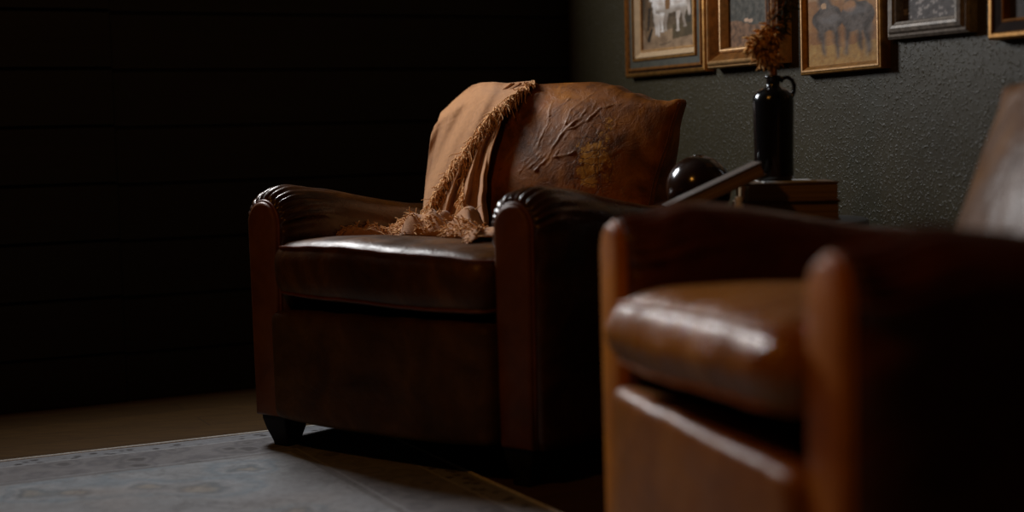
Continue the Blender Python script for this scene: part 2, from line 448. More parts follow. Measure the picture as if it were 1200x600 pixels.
# ------------------------------------------------------------------ rug
RUG_A, RUG_B = 1.345, 3.69
def rug():
    o = empty('rug', ab(RUG_A, RUG_B, 0), WA + PI, 'faded pale oriental rug with a patterned border under the left armchair', 'rug')
    w, l, th = 2.5, 3.3, .008
    def f(q):
        return Vector((q.x, q.y, q.z + (.0015 * noise.noise(Vector((q.x * 3, q.y * 3, 0))) if q.z > .004 else 0)))
    me = box('pile', (0, 0, .0005), (w, l, th), M['rug'], o, .003, f, 40, 50, 1)
    vs, fs = [], []
    pts = [(0.003, 0.003, .006), (w - .003, .003, .006), (w - .003, l - .003, .006), (.003, l - .003, .006)]
    loop = []
    for i in range(4):
        a, b = Vector(pts[i]), Vector(pts[(i + 1) % 4])
        for k in range(30): loop.append(a.lerp(b, k / 30) + Vector((0, 0, .001)))
    tube('bound_edge', loop, .005, M['rug_edge'], o, 6, True)
M['rug_edge'] = simple('pale_rug_binding', (.45, .43, .39), .9, spec=.1, nscale=150, namp=.3, bstr=.3)
rug()

# ------------------------------------------------------------------ armchair
CW = .755            # centre distance of the front panels
def ztop(s):         # s in -1..1 across the back
    return sinterp([(0, .872), (.28, .871), (.45, .860), (.62, .838), (.80, .819), (.90, .815), (1, .822)], abs(s))
def halfw(z):
    return sinterp([(.40, .325), (.60, .342), (.74, .366), (.83, .381)], z)
def yfront(s, z):
    base = .53 + .38 * (z - .48)
    v = clamp((z - .45) / .42)
    return base - .090 * (1 - abs(s) ** 2.0) * (.35 + .65 * math.sin(PI * clamp(v * .9 + .05))) + .03 * smooth(z, .80, .90) * (1 - abs(s) ** 3)
def armtop(y):
    return interp([(-.02, .630), (.05, .634), (.10, .633), (.2, .622), (.3, .603), (.4, .585), (.5, .572), (.62, .563), (.85, .558)], y)
PH = .600            # front panel height
CREASES = [[(0.412, 0.824), (0.415, 0.801), (0.426, 0.773), (0.419, 0.75), (0.415, 0.722)], [(0.521, 0.843), (0.499, 0.821), (0.48, 0.803), (0.479, 0.785), (0.478, 0.767)], [(0.579, 0.809), (0.554, 0.799), (0.542, 0.781), (0.513, 0.761), (0.482, 0.751), (0.468, 0.726), (0.46, 0.703), (0.453, 0.683), (0.426, 0.654)], [(0.521, 0.798), (0.514, 0.78), (0.491, 0.762), (0.473, 0.74), (0.467, 0.722)], [(0.32, 0.818), (0.322, 0.799), (0.333, 0.78)], [(0.456, 0.832), (0.454, 0.818)], [(0.523, 0.698), (0.497, 0.689), (0.464, 0.685)], [(0.611, 0.813), (0.579, 0.809)], [(0.432, 0.768), (0.418, 0.732), (0.417, 0.713)], [(0.552, 0.738), (0.571, 0.706), (0.581, 0.675), (0.585, 0.648), (0.594, 0.631)], [(0.542, 0.689), (0.577, 0.68), (0.608, 0.688), (0.637, 0.701)], [(0.561, 0.657), (0.59, 0.648), (0.614, 0.661)], [(0.617, 0.741), (0.633, 0.719), (0.626, 0.701), (0.606, 0.675)]]
def armchair(name, loc, rz, label, mats, seed):
    rnd = random.Random(seed)
    t = empty(name, loc, rz, label, 'armchair')
    CX = CW / 2
    for side, cx in ((-1, 0.), (1, CW)):
        # --- padded arm: arch section swept from the front panel to the back, gathered at the front
        NY, NS = 46, 88
        ys = [(.085 * (i / 16) ** 1.6) if i <= 16 else lerp(.085, .80, (i - 16) / (NY - 16)) for i in range(NY + 1)]
        ring = []
        for iy, y in enumerate(ys):
            q = clamp(y / .085); k = math.sqrt(max(0, 1 - (1 - q) ** 2))     # quarter round nose
            hw = lerp(.051, .076, k); zt = lerp(PH - .004, armtop(y) - mats.get('low', 0) * (1 - smooth(y, .03, .13)), k)
            zbo, zbi = .085, .30
            row = []
            for js in range(NS + 1):
                w = js / NS
                # outer side up, arch, inner side down
                if w < .22: px, pz, ang = -hw, lerp(zbo, zt - hw, w / .22), 0
                elif w > .78: px, pz, ang = hw, lerp(zt - hw, zbi, (w - .78) / .22), PI
                else:
                    ang = (w - .22) / .56 * PI; px, pz = -hw * math.cos(ang), zt - hw + hw * math.sin(ang)
                if side == 1: px = -px
                if w > .78 or w < .22: pxn, pzn = (px / hw, 0)
                else: pxn, pzn = (px / hw, math.sin(ang))
                # gathers
                g = 0.
                ag = w * 1.0
                if .10 < w < .90:
                    m = smooth(w, .08, .26) * (1 - smooth(w, .74, .92))
                    ph = 2 * PI * (ag * 23 + .5 * noise.noise(Vector((w * 9, seed, side))) + 1.0 * y / .085 * .25 * (w - .5))
                    am = mats.get('pleat', .0085) * math.exp(-max(0, y - .016) / (.030 + .045 * abs(noise.noise(Vector((w * 7, seed + 3, 1))))))
                    g = am * m * (abs(math.sin(ph / 2)) * 2 - 1.1)
                    # looser long creases further back
                    g += .0055 * m * math.exp(-((y - .10) / .07) ** 2) * noise.noise(Vector((w * 26 + y * 30 * (w - .5), y * 8, seed + side)))
                g += .0022 * noise.noise(Vector((w * 5, y * 9, seed * 1.7)))
                row.append(Vector((cx + px + pxn * g, y - .002, pz + pzn * g)))
            ring.append(row)
        vs = [p for r_ in ring for p in r_]; fs = []
        N = NS + 1
        for i in range(NY):
            for j in range(NS):
                a = i * N + j; q = (a, a + N, a + N + 1, a + 1)
                fs.append(q if side == -1 else q[::-1])
            a = i * N; q = (a, a + NS, a + N + NS, a + N); fs.append(q if side == -1 else q[::-1])
        cap = tuple(range(N)); fs.append(cap if side == -1 else cap[::-1])
        cap = tuple(NY * N + j for j in range(N)); fs.append(cap[::-1] if side == -1 else cap)
        arm = pydata('arm', vs, fs, mats['arm'], t, True)
        # --- front panel: arched, leather covered facing board
        def outline(h, top, bot, taper=.92, n=18):
            pts = []
            for i in range(n + 1):
                a = PI * i / n; pts.append((-h * math.cos(a), top - h * 1.12 + h * 1.12 * math.sin(a)))
            lo = [(h * lerp(1, taper, k / 5), lerp(top - h * 1.12, bot, k / 5)) for k in range(1, 6)]
            return [(-x, z) for x, z in lo[::-1]] + pts + lo
        rings = [(.0475, PH, .085, .012), (.0475, PH, .085, -.008), (.0462, PH - .0013, .0865, -.0125), (.0435, PH - .004, .089, -.0155), (.039, PH - .009, .094, -.017)]
        vs, fs = [], []
        for h, top, bot, yy in rings:
            o_ = outline(h, top, bot); n = len(o_)
            for x, z in o_: vs.append((cx + x, yy, z))
        for k in range(len(rings) - 1):
            for i in range(n):
                j = (i + 1) % n; fs.append((k * n + i, k * n + j, (k + 1) * n + j, (k + 1) * n + i))
        fs.append(tuple((len(rings) - 1) * n + i for i in range(n))); fs.append(tuple(range(n))[::-1])
        pan = pydata('front_panel', vs, fs, mats['panel'], t, True)
        o_ = outline(.0485, PH + .001, .09)
        tube('piping', [(cx + x, -.004, z) for x, z in o_], .0042, mats['piping'], pan, 7)
    # --- base under the seat
    box('seat_base', (.04, .02, .10), (CW - .04, .70, .335), mats['inner'], t, .02)
    box('back_shell', (.03, .62, .09), (CW - .03, .80, .52), mats['inner'], t, .03)
    # --- apron below the cushion, bowed and proud of the panels
    def fa(q):
        s = (q.x - CX) / CX
        y = q.y
        if q.y < .02:
            y += mats.get('bead', 0) * math.sin(q.x * 120 + 2 * noise.noise(Vector((q.x * 15, 0, 0)))) * smooth(q.z, .30, .34)
            y -= mats.get('bow', .018) * (1 - abs(s) ** 2.5) - mats.get('back_set', 0) + .004 * noise.noise(Vector((q.x * 6, q.z * 7, seed)))
        z = q.z
        if z > .30: z += mats.get('apz', 0) + mats.get('bead', 0) * math.sin(q.x * 120 + 2) + .004 * noise.noise(Vector((q.x * 14, seed, 2))) - .012 * smooth(q.y, .0, .06) - .008 * abs(s) ** 4
        if z < .11: z -= .010 * (1 - s * s)
        return Vector((q.x, y, z))
    box('apron', (.043, -.040, .090), (CW - .043, .07, .350), mats['apron'], t, .022, fa, 26, 3, 8, [SUB(1)])
    # --- seat cushion with piped seams
    x0, x1, y0, y1, z0, z1 = .054 + mats.get('in', 0), CW - .048, -.040, .56, .374 + mats.get('thin', 0), .497
    RC = mats.get('rc', .036)
    def fc(q):
        s = (q.x - (x0 + x1) / 2) / ((x1 - x0) / 2); u = clamp((q.y - y0) / (y1 - y0)); zz = (q.z - (z0 + z1) / 2) / ((z1 - z0) / 2)
        y = q.y
        if q.y < .1: y -= (.020 * (1 - abs(s) ** 2.2) + mats.get('belly', .008) * (1 - zz * zz)) * (1 - smooth(q.y, y0, .1))
        z = q.z + zz * .024 * (1 - abs(s) ** 2.6) * math.sin(PI * clamp(.16 + .8 * u)) * (1 if zz > 0 else .4)
        z += .004 * noise.noise(Vector((q.x * 5, q.y * 5, q.z * 6 + seed))) + .0015 * noise.noise(Vector((q.x * 22, q.y * 5, q.z * 9 + seed)))
        y += .004 * noise.noise(Vector((q.x * 7, 3, q.z * 9 + seed))) if q.y < .1 else 0
        z += mats.get('tilt', 0) * s + mats.get('dzc', 0) - mats.get('sink', .028) * smooth(u, .12, 1.)
        if mats.get('streak') and q.y < .1: y += mats['streak'] * noise.noise(Vector((q.x * 42, q.z * 7, 1.))) * smooth(q.z, .40, .46)
        return Vector((q.x, y, z))
    cus = box('seat_cushion', (x0, y0, z0), (x1, y1, z1), mats['seat'], t, RC, fc, 30, 16, 5, [SUB(1)])
    for zz in (z1 - RC * .30, z0 + RC * .30):
        r = RC; pts = []
        n = 40; ed = RC * .285 - .001
        x0, x1, y0 = x0 + ed, x1 - ed, y0 + ed
        for i in range(n + 1): pts.append((lerp(x0 + r, x1 - r, i / n), y0))
        for i in range(1, 6):
            an = -PI / 2 + PI / 2 * i / 6; pts.append((x1 - r + r * math.cos(an), y0 + r + r * math.sin(an)))
        for i in range(11): pts.append((x1, lerp(y0 + r, y1 - .05, i / 10)))
        pts2 = [(x0 + x1 - x, y) for x, y in pts[n + 1:]][::-1]
        x0, x1, y0 = x0 - ed, x1 + ed, y0 - ed
        loop = [fc(Vector((x, y, zz))) for x, y in pts2 + pts]
        tube('piping', loop, .0042, mats['piping'], cus, 7)
    # --- backrest
    hx, hy, hz = .39, .06, .235
    def fb(p):
        s = p[0] / hx; v = (p[2] + hz) / (2 * hz); w = (p[1] + hy) / (2 * hy)     # w 0 front, 1 rear
        zt = ztop(s); z = .40 + v * (zt - .40)
        x = CX + s * halfw(z)
        yf = yfront(s, z)
        th = lerp(.20, .055, smooth(z, .42, .86)) - .015 * smooth(z, .8, .9)
        yr = .53 + .38 * (z - .48) + th
        if w > .5:   # rear: rounds inward at the sides
            x = CX + (x - CX) * (1 - .05 * smooth(w, .5, 1.))
        y = lerp(yf, yr, w) + mats.get('dy', 0) * smooth(z, .45, .85)
        z += mats.get('dz', 0) * smooth(z, .5, .85)
        y += .002 * noise.noise(Vector((x * 9, z * 9, seed))) * (1 - w)
        return Vector((x, y, z))
    if mats.get('crease'):
        vs, fs = rbox(hx, hy, hz, .02, 230, 5, 150, 4, fb)
        att = []
        rr = random.Random(5); lines = [(c_, .0021, .0019 if k_ < 9 else .0005) for k_, c_ in enumerate(CREASES)]
        for k in range(46):
            a = (rr.gauss(.47, .07), rr.gauss(.745, .055)); an = math.radians(rr.gauss(238, 24)); L = rr.uniform(.015, .06)
            pts = [a]
            for m in range(4): an += rr.uniform(-.35, .35); pts.append((pts[-1][0] + L / 4 * math.cos(an), pts[-1][1] + L / 4 * math.sin(an)))
            lines.append((pts, .0013, rr.uniform(.0004, .0011)))
        cell = {}
        for li, (pts, wd, hh) in enumerate(lines):
            for p, q in zip(pts, pts[1:]):
                for cx_ in range(int(min(p[0], q[0]) / .02) - 1, int(max(p[0], q[0]) / .02) + 2):
                    for cz_ in range(int(min(p[1], q[1]) / .02) - 1, int(max(p[1], q[1]) / .02) + 2): cell.setdefault((cx_, cz_), []).append((p, q, wd, hh))
        for n_, p in enumerate(vs):
            h = 0.
            if p.y < yfront(clamp((p.x - CX) / halfw(p.z), -1, 1), p.z) + .012:
                jx = p.x + .0035 * noise.noise(Vector((p.x * 90, p.z * 90, 1))); jz = p.z + .0035 * noise.noise(Vector((p.x * 90, p.z * 90, 7)))
                for a, b, wd, hh in cell.get((int(jx / .02), int(jz / .02)), ()):
                    ex, ez = b[0] - a[0], b[1] - a[1]; tt = clamp(((jx - a[0]) * ex + (jz - a[1]) * ez) / (ex * ex + ez * ez + 1e-9))
                    d = math.hypot(jx - a[0] - ex * tt, jz - a[1] - ez * tt)
                    w_ = wd * (1 + .6 * noise.noise(Vector((p.x * 60, p.z * 60, 3))))
                    h = max(h, hh * math.exp(-(d / w_) ** 2) * (.55 + 1.1 * max(0, .3 + noise.noise(Vector((p.x * 45, p.z * 45, 11))))))
            p.y -= h * 1.25; att.append(min(1, h / .0019))
        back = pydata('backrest', vs, fs, mats['back'], t, True)
        at = back.data.attributes.new('Crease', 'FLOAT_COLOR', 'POINT')
        for n_, h in enumerate(att): at.data[n_].color = (h, h, h, 1)
    else:
        vs, fs = rbox(hx, hy, hz, .02, 30, 5, 18, 3, fb)
        back = pydata('backrest', vs, fs, mats['back'], t, True, [SUB(1)])
    for off in (0, .010):
        loop = [fb(Vector((hx - .006 + off * .3, -hy + .010 + off, lerp(hz - .012, -hz + .03, k / 24)))) + Vector((.0012, -.0005, 0)) for k in range(25)]
        tube('piping', loop, .0022, mats['piping'], back, 7)
        tube('piping', [Vector((CW - p.x, p.y, p.z)) for p in loop], .0022, mats['piping'], back, 7)
    # --- feet
    for (fx, fy) in ((.005, .035), (CW - .005, .035), (.01, .74), (CW - .01, .74)):
        vs, fs = [], []
        for z, h, off in ((.10, .040, 0), (.075, .039, 0), (.05, .034, .002), (.02, .0245, .004), (.0095 if fy < .1 and (fx < .1 or mats['rugz'] == 2) else 0.0005, .023, .005)):
            for dx, dy in ((-1, -1), (1, -1), (1, 1), (-1, 1)): vs.append((fx + dx * h + math.copysign(off, CX - fx), fy + dy * h, z))
        for k in range(4):
            for i in range(4):
                j = (i + 1) % 4; a = k * 4
                fs.append((a + i, a + 4 + i, a + 4 + j, a + j))
        fs.append((0, 1, 2, 3)); fs.append((19, 18, 17, 16))
        pydata('leg', vs, fs, M['foot_wood'], t, False, [('BEVEL', dict(width=.003, segments=2))])
    return t
C1 = (Vector((-.5924, 3.6119, 0)), -.6653)
C2 = (Vector((.1649, 2.4088, 0)), -1.318)
# the fitted panel spacing was .782; keep the fitted centre line
def place(c, off): return c[0] + Vector((math.cos(c[1]), math.sin(c[1]), 0)) * off
m1 = dict(arm=M['leather_arm'], panel=M['leather_panel'], inner=M['leather_inner'], apron=M['leather'], seat=M['leather_seat'], back=M['back'], piping=M['piping'], rugz=1, sink=.042, crease=True, tilt=-.008)
m2 = dict(arm=M['leather_arm_tan'], panel=M['leather_tan_panel'], inner=M['leather_inner'], apron=M['leather_arm_tan2'], seat=M['leather_tan'], back=M['leather_back_tan'], piping=M['leather_tan_panel'], rugz=2, dy=.035, dz=-.012, tilt=.012, dzc=.012, streak=.007, bead=.0022, apz=.003, low=.022, thin=.010, rc=.052, belly=.016, bow=.012, back_set=.008)
m2['in'] = .012
ch1 = armchair('club_armchair', place(C1, .008), C1[1], 'brown leather club armchair with the fringed tan blanket over its cracked back', m1, 1.3)
ch2 = armchair('club_armchair', place(C2, .014), C2[1], 'blurred tan leather club armchair in the right foreground with bare seat', m2, 4.1)

# ------------------------------------------------------------------ throw blanket (local frame of the first chair)
th = empty('throw_blanket', ch1.location, ch1.rotation_euler[2], 'tan woven fringed throw draped over the back of the left armchair', 'blanket')
OFF = -.008
def sx(x): return (x - CW / 2) / halfw(.7)
def backy(x, z): return yfront(clamp(sx(x), -1, 1), z)
RO_ = [(.50, .030), (.545, .040), (.62, .075), (.68, .108), (.72, .142), (.785, .185), (.828, .224), (.86, .275), (.882, .312)]
LO_ = [(.50, .030), (.54, .024), (.63, .006), (.744, -.008), (.824, -.004), (.86, .05), (.882, .10)]
def comp(p):
    return Vector((p.x + .78 * max(0., .53 + .38 * (min(p.z, .87) - .48) - p.y) * smooth(.95 - abs(p.y - .5), .5, .7), p.y, p.z))
def topz(x):    # crest of the throw over the back
    return interp([(-.02, .815), (0, .826), (.063, .861), (.10, .880), (.13, .885), (.175, .884), (.22, .879), (.312, .882)], x)
def outer(u, v):
    # v 0 = hem at bottom ... v .8 crest, 1 = behind the back
    zl = lerp(.53, .885, clamp(v / .8))
    if v <= .8:
        x = lerp(interp(LO_, zl) if zl < .83 else interp(LO_, .83), interp(RO_, zl), u)
        z = min(zl, topz(x)) if v > .5 else zl
        zc = topz(x)
        z = lerp(.53, zc, v / .8)
        x = lerp(interp(LO_, min(z, .824)), interp(RO_, min(.882, z)), u) if v < .62 else x
        top = smooth(z, zc - .05, zc)
        y = backy(x, min(z, .84)) - .020 - (.016 + .026 * u) * (1 - top) + .045 * top
    else:
        w = (v - .8) / .2
        x = lerp(interp(LO_, .83), interp(RO_, .882), u); z = topz(x) - .20 * w * w - .01 * w
        y = backy(x, .84) - .020 + .045 + .13 * math.sin(w * PI / 2)
    f = .006 * math.sin(2 * PI * (x * 9.5 - z * 4.2 + .35)) + .0022 * math.sin(2 * PI * (x * 21 - z * 7.5)) + .010 * noise.noise(Vector((x * 13, z * 7, 5)))
    f *= .35 + .65 * smooth(.9 - z, 0, .1)
    y -= f
    return comp(Vector((x + OFF, y, z)))
grid('cloth', 70, 110, outer, M['cloth'], th, [('SOLIDIFY', dict(thickness=.004)), SUB(1)])
LU_ = [(.49, .06), (.54, .045), (.62, .075), (.70, .11), (.78, .15), (.86, .22), (.882, .26)]
RU_ = [(.49, .262), (.52, .255), (.60, .228), (.65, .216), (.70, .212), (.775, .222), (.82, .238), (.86, .275), (.875, .308)]
def under(u, v):
    z = lerp(.500, .876, v)
    x = lerp(interp(LU_, z) - .02, sinterp(RU_, z), u)
    y = backy(x, min(z, .84)) - .012 - .020 * (1 - smooth(z, .80, .87)) + .03 * smooth(z, .83, .88)
    am = lerp(.018, .004, smooth(z, .55, .86))
    f = am * math.sin(2 * PI * (u * 3.3 + .15 * math.sin(z * 14) + .1)) + .4 * am * math.sin(2 * PI * (u * 7.1 + z * 1.3)) + .004 * noise.noise(Vector((x * 20, z * 10, 9)))
    y -= f + am * .9 + .03 * (1 - smooth(z, .50, .56))
    return comp(Vector((x + OFF, y, z)))
grid('under_fold', 60, 80, under, M['cloth'], th, [('SOLIDIFY', dict(thickness=.004)), SUB(1)])
# bunched end lying on the seat
def seatz(x, y):
    s = (x - CW / 2) / .33; u = clamp((y + .05) / .61)
    return .496 - .042 * smooth(u, .12, 1.) + .024 * (1 - min(1, abs(s)) ** 2.6) * math.sin(PI * clamp(.16 + .8 * u)) - .008 * s
def clump_center(u): return Vector((interp([(0, .02), (.25, .14), (.5, .30), (.75, .44), (1, .57)], u), sinterp([(0, .21), (.3, .36), (.55, .34), (.8, .24), (1, .15)], u), 0))
def clump(u, v):
    c = clump_center(u)
    hgt = interp([(0, .012), (.10, .034), (.3, .050), (.42, .070), (.50, .050), (.58, .040), (.68, .060), (.78, .036), (.92, .046), (1, .014)], u)
    wv = .080 + .02 * math.sin(u * 19)
    q = (v - .5) * 2
    x = c.x + .012 * math.sin(v * 9 + u * 13); y = c.y + q * wv
    h = hgt * math.sqrt(max(0, 1 - q * q)) 
    h *= 1 + .6 * noise.noise(Vector((x * 20, y * 16, 2.))) + .22 * math.sin(x * 62 + y * 50 + 3 * noise.noise(Vector((x * 9, y * 9, 4))))
    z = seatz(x, y) + .0005 + max(0.001, h)
    return Vector((x + OFF, y, z))
grid('bunched_end', 90, 36, clump, M['cloth'], th, [('SOLIDIFY', dict(thickness=.003)), SUB(1)])
def strands(name, specs, r=.0014):
    vs, fs = [], []
    for p, d, L in specs:
        p = Vector(p); d = Vector(d).normalized()
        side = Vector((random.uniform(-1, 1), random.uniform(-1, 1), random.uniform(-1, 1))) * .75
        k = random.uniform(.4, 1.); pts = []
        for i in range(6):
            t_ = i / 5; pts.append(p + d * L * t_ + side * L * .8 * math.sin(t_ * PI * k) * t_ + Vector((0, 0, -.25 * L * t_ * t_)))
        tube_geo(pts, r * random.uniform(.8, 1.3), 5, vs, fs, taper=lambda q: 1.15 - .5 * q)
    return pydata(name, vs, fs, M['fringe'], th)
S = []
for i in range(560):   # along the diagonal hem
    v = random.uniform(.0, .80); p = outer(1., v); v2 = outer(1., min(.8, v + .02)); 
    tn = (outer(1., min(.8, v + .01)) - outer(1., max(0, v - .01))).normalized()
    out = Vector((tn.z, 0, -tn.x))
    if out.x < 0: out = -out
    S.append((p + Vector((random.uniform(-.012, .006), random.uniform(-.012, .002), random.uniform(-.004, .004))), out * random.uniform(.3, 1.1) + Vector((random.uniform(-.6, .5), random.uniform(-1.1, -.1), random.uniform(-1.6, .3))), random.uniform(.012, .036)))
strands('fringe', S)
S = []
for i in range(170):   # hanging hem inside the lower fold
    z = random.uniform(.52, .72); x = lerp(.165, .128, (z - .52) / .2) + random.uniform(-.006, .006)
    u = clamp((x - interp(LU_, z) + .02) / (sinterp(RU_, z) - interp(LU_, z) + .02)); p = under(u, (z - .5) / .376)
    S.append((p + Vector((0, -.006, 0)), (random.uniform(-.7, .7), random.uniform(-.6, -.1), -1), random.uniform(.012, .028)))
strands('fringe', S)
S = []
for i in range(760):
    u = random.random() ** .9; c = clump(u, random.choice((random.uniform(.0, .25), random.uniform(.05, .6))))
    if u > .25 and random.random() < .35: continue
    S.append((c, (random.uniform(-.9, .9), random.uniform(-1.2, .1), random.uniform(-.4, .7)), random.uniform(.009, .021)))
for i in range(50):
    c = clump(random.uniform(0, .05), random.uniform(.2, .7)); S.append((c, (-1, random.uniform(-.6, .4), random.uniform(-.1, .4)), random.uniform(.02, .045)))
strands('fringe', S)

# ------------------------------------------------------------------ side table and what stands on it
TX, TY, TR, TZ = .560, 3.32, .222, .543
tb = empty('side_table', (TX, TY, 0), 0, 'round dark wooden side table between the two armchairs against the green wall', 'table')
lathe('tabletop', [(.0, TZ - .024), (TR - .008, TZ - .024), (TR - .001, TZ - .020), (TR, TZ - .012), (TR - .001, TZ - .004), (TR - .006, TZ), (0, TZ)], M['table'], tb, 64)
lathe('pedestal', [(.0, .04), (.05, .04), (.035, .07), (.022, .12), (.03, .2), (.022, .28), (.02, .42), (.045, .50), (.09, TZ - .025), (0, TZ - .025)], M['table'], tb, 28)
for k in range(3):
    an = 2 * PI * k / 3 + .5
    tube('leg', [(.03 * math.cos(an), .03 * math.sin(an), .07), (.08 * math.cos(an), .08 * math.sin(an), .075), (.13 * math.cos(an), .13 * math.sin(an), .045), (.165 * math.cos(an), .165 * math.sin(an), .0125)], .014, M['table'], tb, 10, taper=lambda q: 1.1 - .25 * q)
# ball
bo = empty('wooden_ball', (.415, 3.325, TZ), 0, 'glossy dark turned wooden ball on the side table left of the books', 'ball')
R = .0725; prof = []
for i in range(49):
    a = -PI / 2 + PI * i / 48; rr = R * math.cos(a); zz = R + R * math.sin(a)
    la = math.degrees(a)
    for g in (46, 56, 64):
        if abs(la - g) < 2: rr *= .985
    prof.append((rr, zz + .0003))
lathe('ball_body', prof, M['ball'], bo, 56)
lathe('knob', [(.0, 2 * R - .001), (.012, 2 * R - .0015), (.011, 2 * R + .001), (.0, 2 * R + .0018)], M['ball'], bo, 24)
def book(name, loc, rz, dims, cover, label, tilt=0., group='stacked books on the side table', rx=0.):
    w, d, h = dims; c = .003
    o = empty(name, loc, rz, label, 'book', group); o.rotation_euler = (rx, tilt, rz)
    box('page_block', (.004, .004, c), (w - .004, d - .001, h - c), M['pages'], o, .001, flat=True)
    # case binding: two boards and a rounded spine on the far long side
    vs, fs = [], []
    for lo, hi in (((0, 0, 0), (w, d, c)), ((0, 0, h - c), (w, d, h))):
        v, g = rbox((hi[0] - lo[0]) / 2, (hi[1] - lo[1]) / 2, (hi[2] - lo[2]) / 2, .0012, 1, 1, 1, 2, lambda p: Vector((p[0] + (lo[0] + hi[0]) / 2, p[1] + (lo[1] + hi[1]) / 2, p[2] + (lo[2] + hi[2]) / 2)))
        n = len(vs); vs.extend(v); fs.extend([tuple(i + n for i in q) for q in g])
    n = len(vs)
    for i in range(9):
        a = PI * i / 8 - PI / 2
        for x in (0, w): vs.append((x, d + .006 * math.cos(a), h / 2 + h / 2 * math.sin(a))); 
    for i in range(8): fs.append((n + 2 * i, n + 2 * i + 1, n + 2 * i + 3, n + 2 * i + 2))
    pydata('cover', vs, fs, cover, o, False)
    return o
bk_y = 3.235
book('book', (.500, bk_y, TZ + .0005), .02, (.208, .15, .041), M['cover'], 'lower thick brown hardback of the two stacked on the side table')
book('book', (.505, bk_y - .003, TZ + .042), .0, (.200, .145, .041), M['cover'], 'upper thick brown hardback of the stack, under the black jug')
# loose sheet under the jug
box('paper_sheet', (.545, bk_y + .012, TZ + .0835), (.660, bk_y + .135, TZ + .0855), M['paper_white'], None, .0005, flat=True)
tag(bpy.data.objects['paper_sheet'], 'thin white booklet lying on the top book under the black jug', 'booklet')
bb = book('book', (.338, 3.135, TZ + .018), .05, (.215, .085, .030), M['cover_grey'], 'grey brown slim book leaning at a slant against the book stack', tilt=-math.radians(23.5), group=None)
# jug with loop handle
JZ = TZ + .086
jg = empty('black_jug', (.577, 3.305, JZ), 0, 'black glazed stoneware jug with loop handle on top of the books', 'jug')
lathe('jug_body', [(.0, 0), (.036, 0), (.041, .003), (.0425, .010), (.0425, .06), (.0435, .12), (.0445, .172), (.043, .184), (.037, .193), (.026, .199), (.017, .203), (.0145, .208), (.0145, .220), (.0175, .223), (.0175, .228), (.0125, .2285), (.011, .21), (.0, .205)], M['jug'], jg, 48)
hp = [(.016 + 0, 0, .214), (.022, 0, .222), (.032, 0, .2235), (.041, 0, .218), (.046, 0, .206), (.045, 0, .192), (.040, 0, .180), (.036, 0, .172)]
hd = tube('handle', hp, .0048, M['jug'], jg, 12)
# dried flowers in the jug
df = empty('dried_flowers', (.577, 3.305, JZ + .19), 0, 'rust coloured dried flower stems standing in the black jug', 'flowers')
for k in range(7):
    r1 = random.Random(k); dx = (k - 3) * .0022
    pts = [(dx * .8, r1.uniform(-.004, .004), .016), (dx + .002, r1.uniform(-.004, .004), .06), (dx * 1.6 + .002, r1.uniform(-.006, .006), .10), (dx * 2.5 + .004, r1.uniform(-.01, .01), .15), (dx * 3 + .006, r1.uniform(-.01, .01), .24 + .02 * (k % 3))]
    tube('stem', pts, .0022, M['stem'], df, 6)
def plume(c, path, n, L, r, mat, spread, seed, name='plume'):
    rn = random.Random(seed); vs, fs = [], []
    for i in range(n):
        t_ = rn.random(); k = t_ * (len(path) - 1); a = min(int(k), len(path) - 2); p = Vector(path[a]).lerp(Vector(path[a + 1]), k - a)
        p += Vector((rn.gauss(0, 1), rn.gauss(0, 1), rn.gauss(0, 1))) * spread
        d = Vector((rn.uniform(-.8, .8), rn.uniform(-.8, .8), rn.uniform(-1.2, .3))).normalized()
        l = L * rn.uniform(.5, 1.2)
        pts = [p, p + d * l * .5 + Vector((rn.uniform(-.2, .2), 0, .1)) * l, p + d * l]
        tube_geo(pts, r, 4, vs, fs, taper=lambda q: [1, 1.3, .5][min(2, int(q * 2 + .01))])
    return pydata(name, vs, fs, mat, df)
plume(None, [(.012, 0, .126), (-.01, 0, .128), (-.032, -.005, .116), (-.046, -.008, .098)], 620, .020, .0021, M['flower'], .0062, 1)
plume(None, [(-.030, 0, .098), (-.022, 0, .075), (-.004, 0, .085), (.006, 0, .07)], 320, .015, .0019, M['flower'], .0085, 2)
plume(None, [(.000, 0, .14), (.004, 0, .20), (.006, 0, .27)], 60, .02, .0014, M['flower'], .005, 3)
plume(None, [(.010, 0, .13), (.026, 0, .18), (.036, 0, .25)], 170, .032, .0016, M['leaf'], .005, 4, 'leaf_spray')
# small white candlestick
cs = empty('candlestick', (.470, 3.115, TZ + .0003), 0, 'small white ceramic candlestick beneath the slanted book', 'candlestick')
lathe('candlestick_body', [(.0, 0), (.026, 0), (.027, .004), (.016, .008), (.0095, .011), (.009, .014), (.0105, .036), (.0095, .045), (.006, .048), (.008, .053), (.0075, .060), (.0, .063)], M['porcelain'], cs, 24)

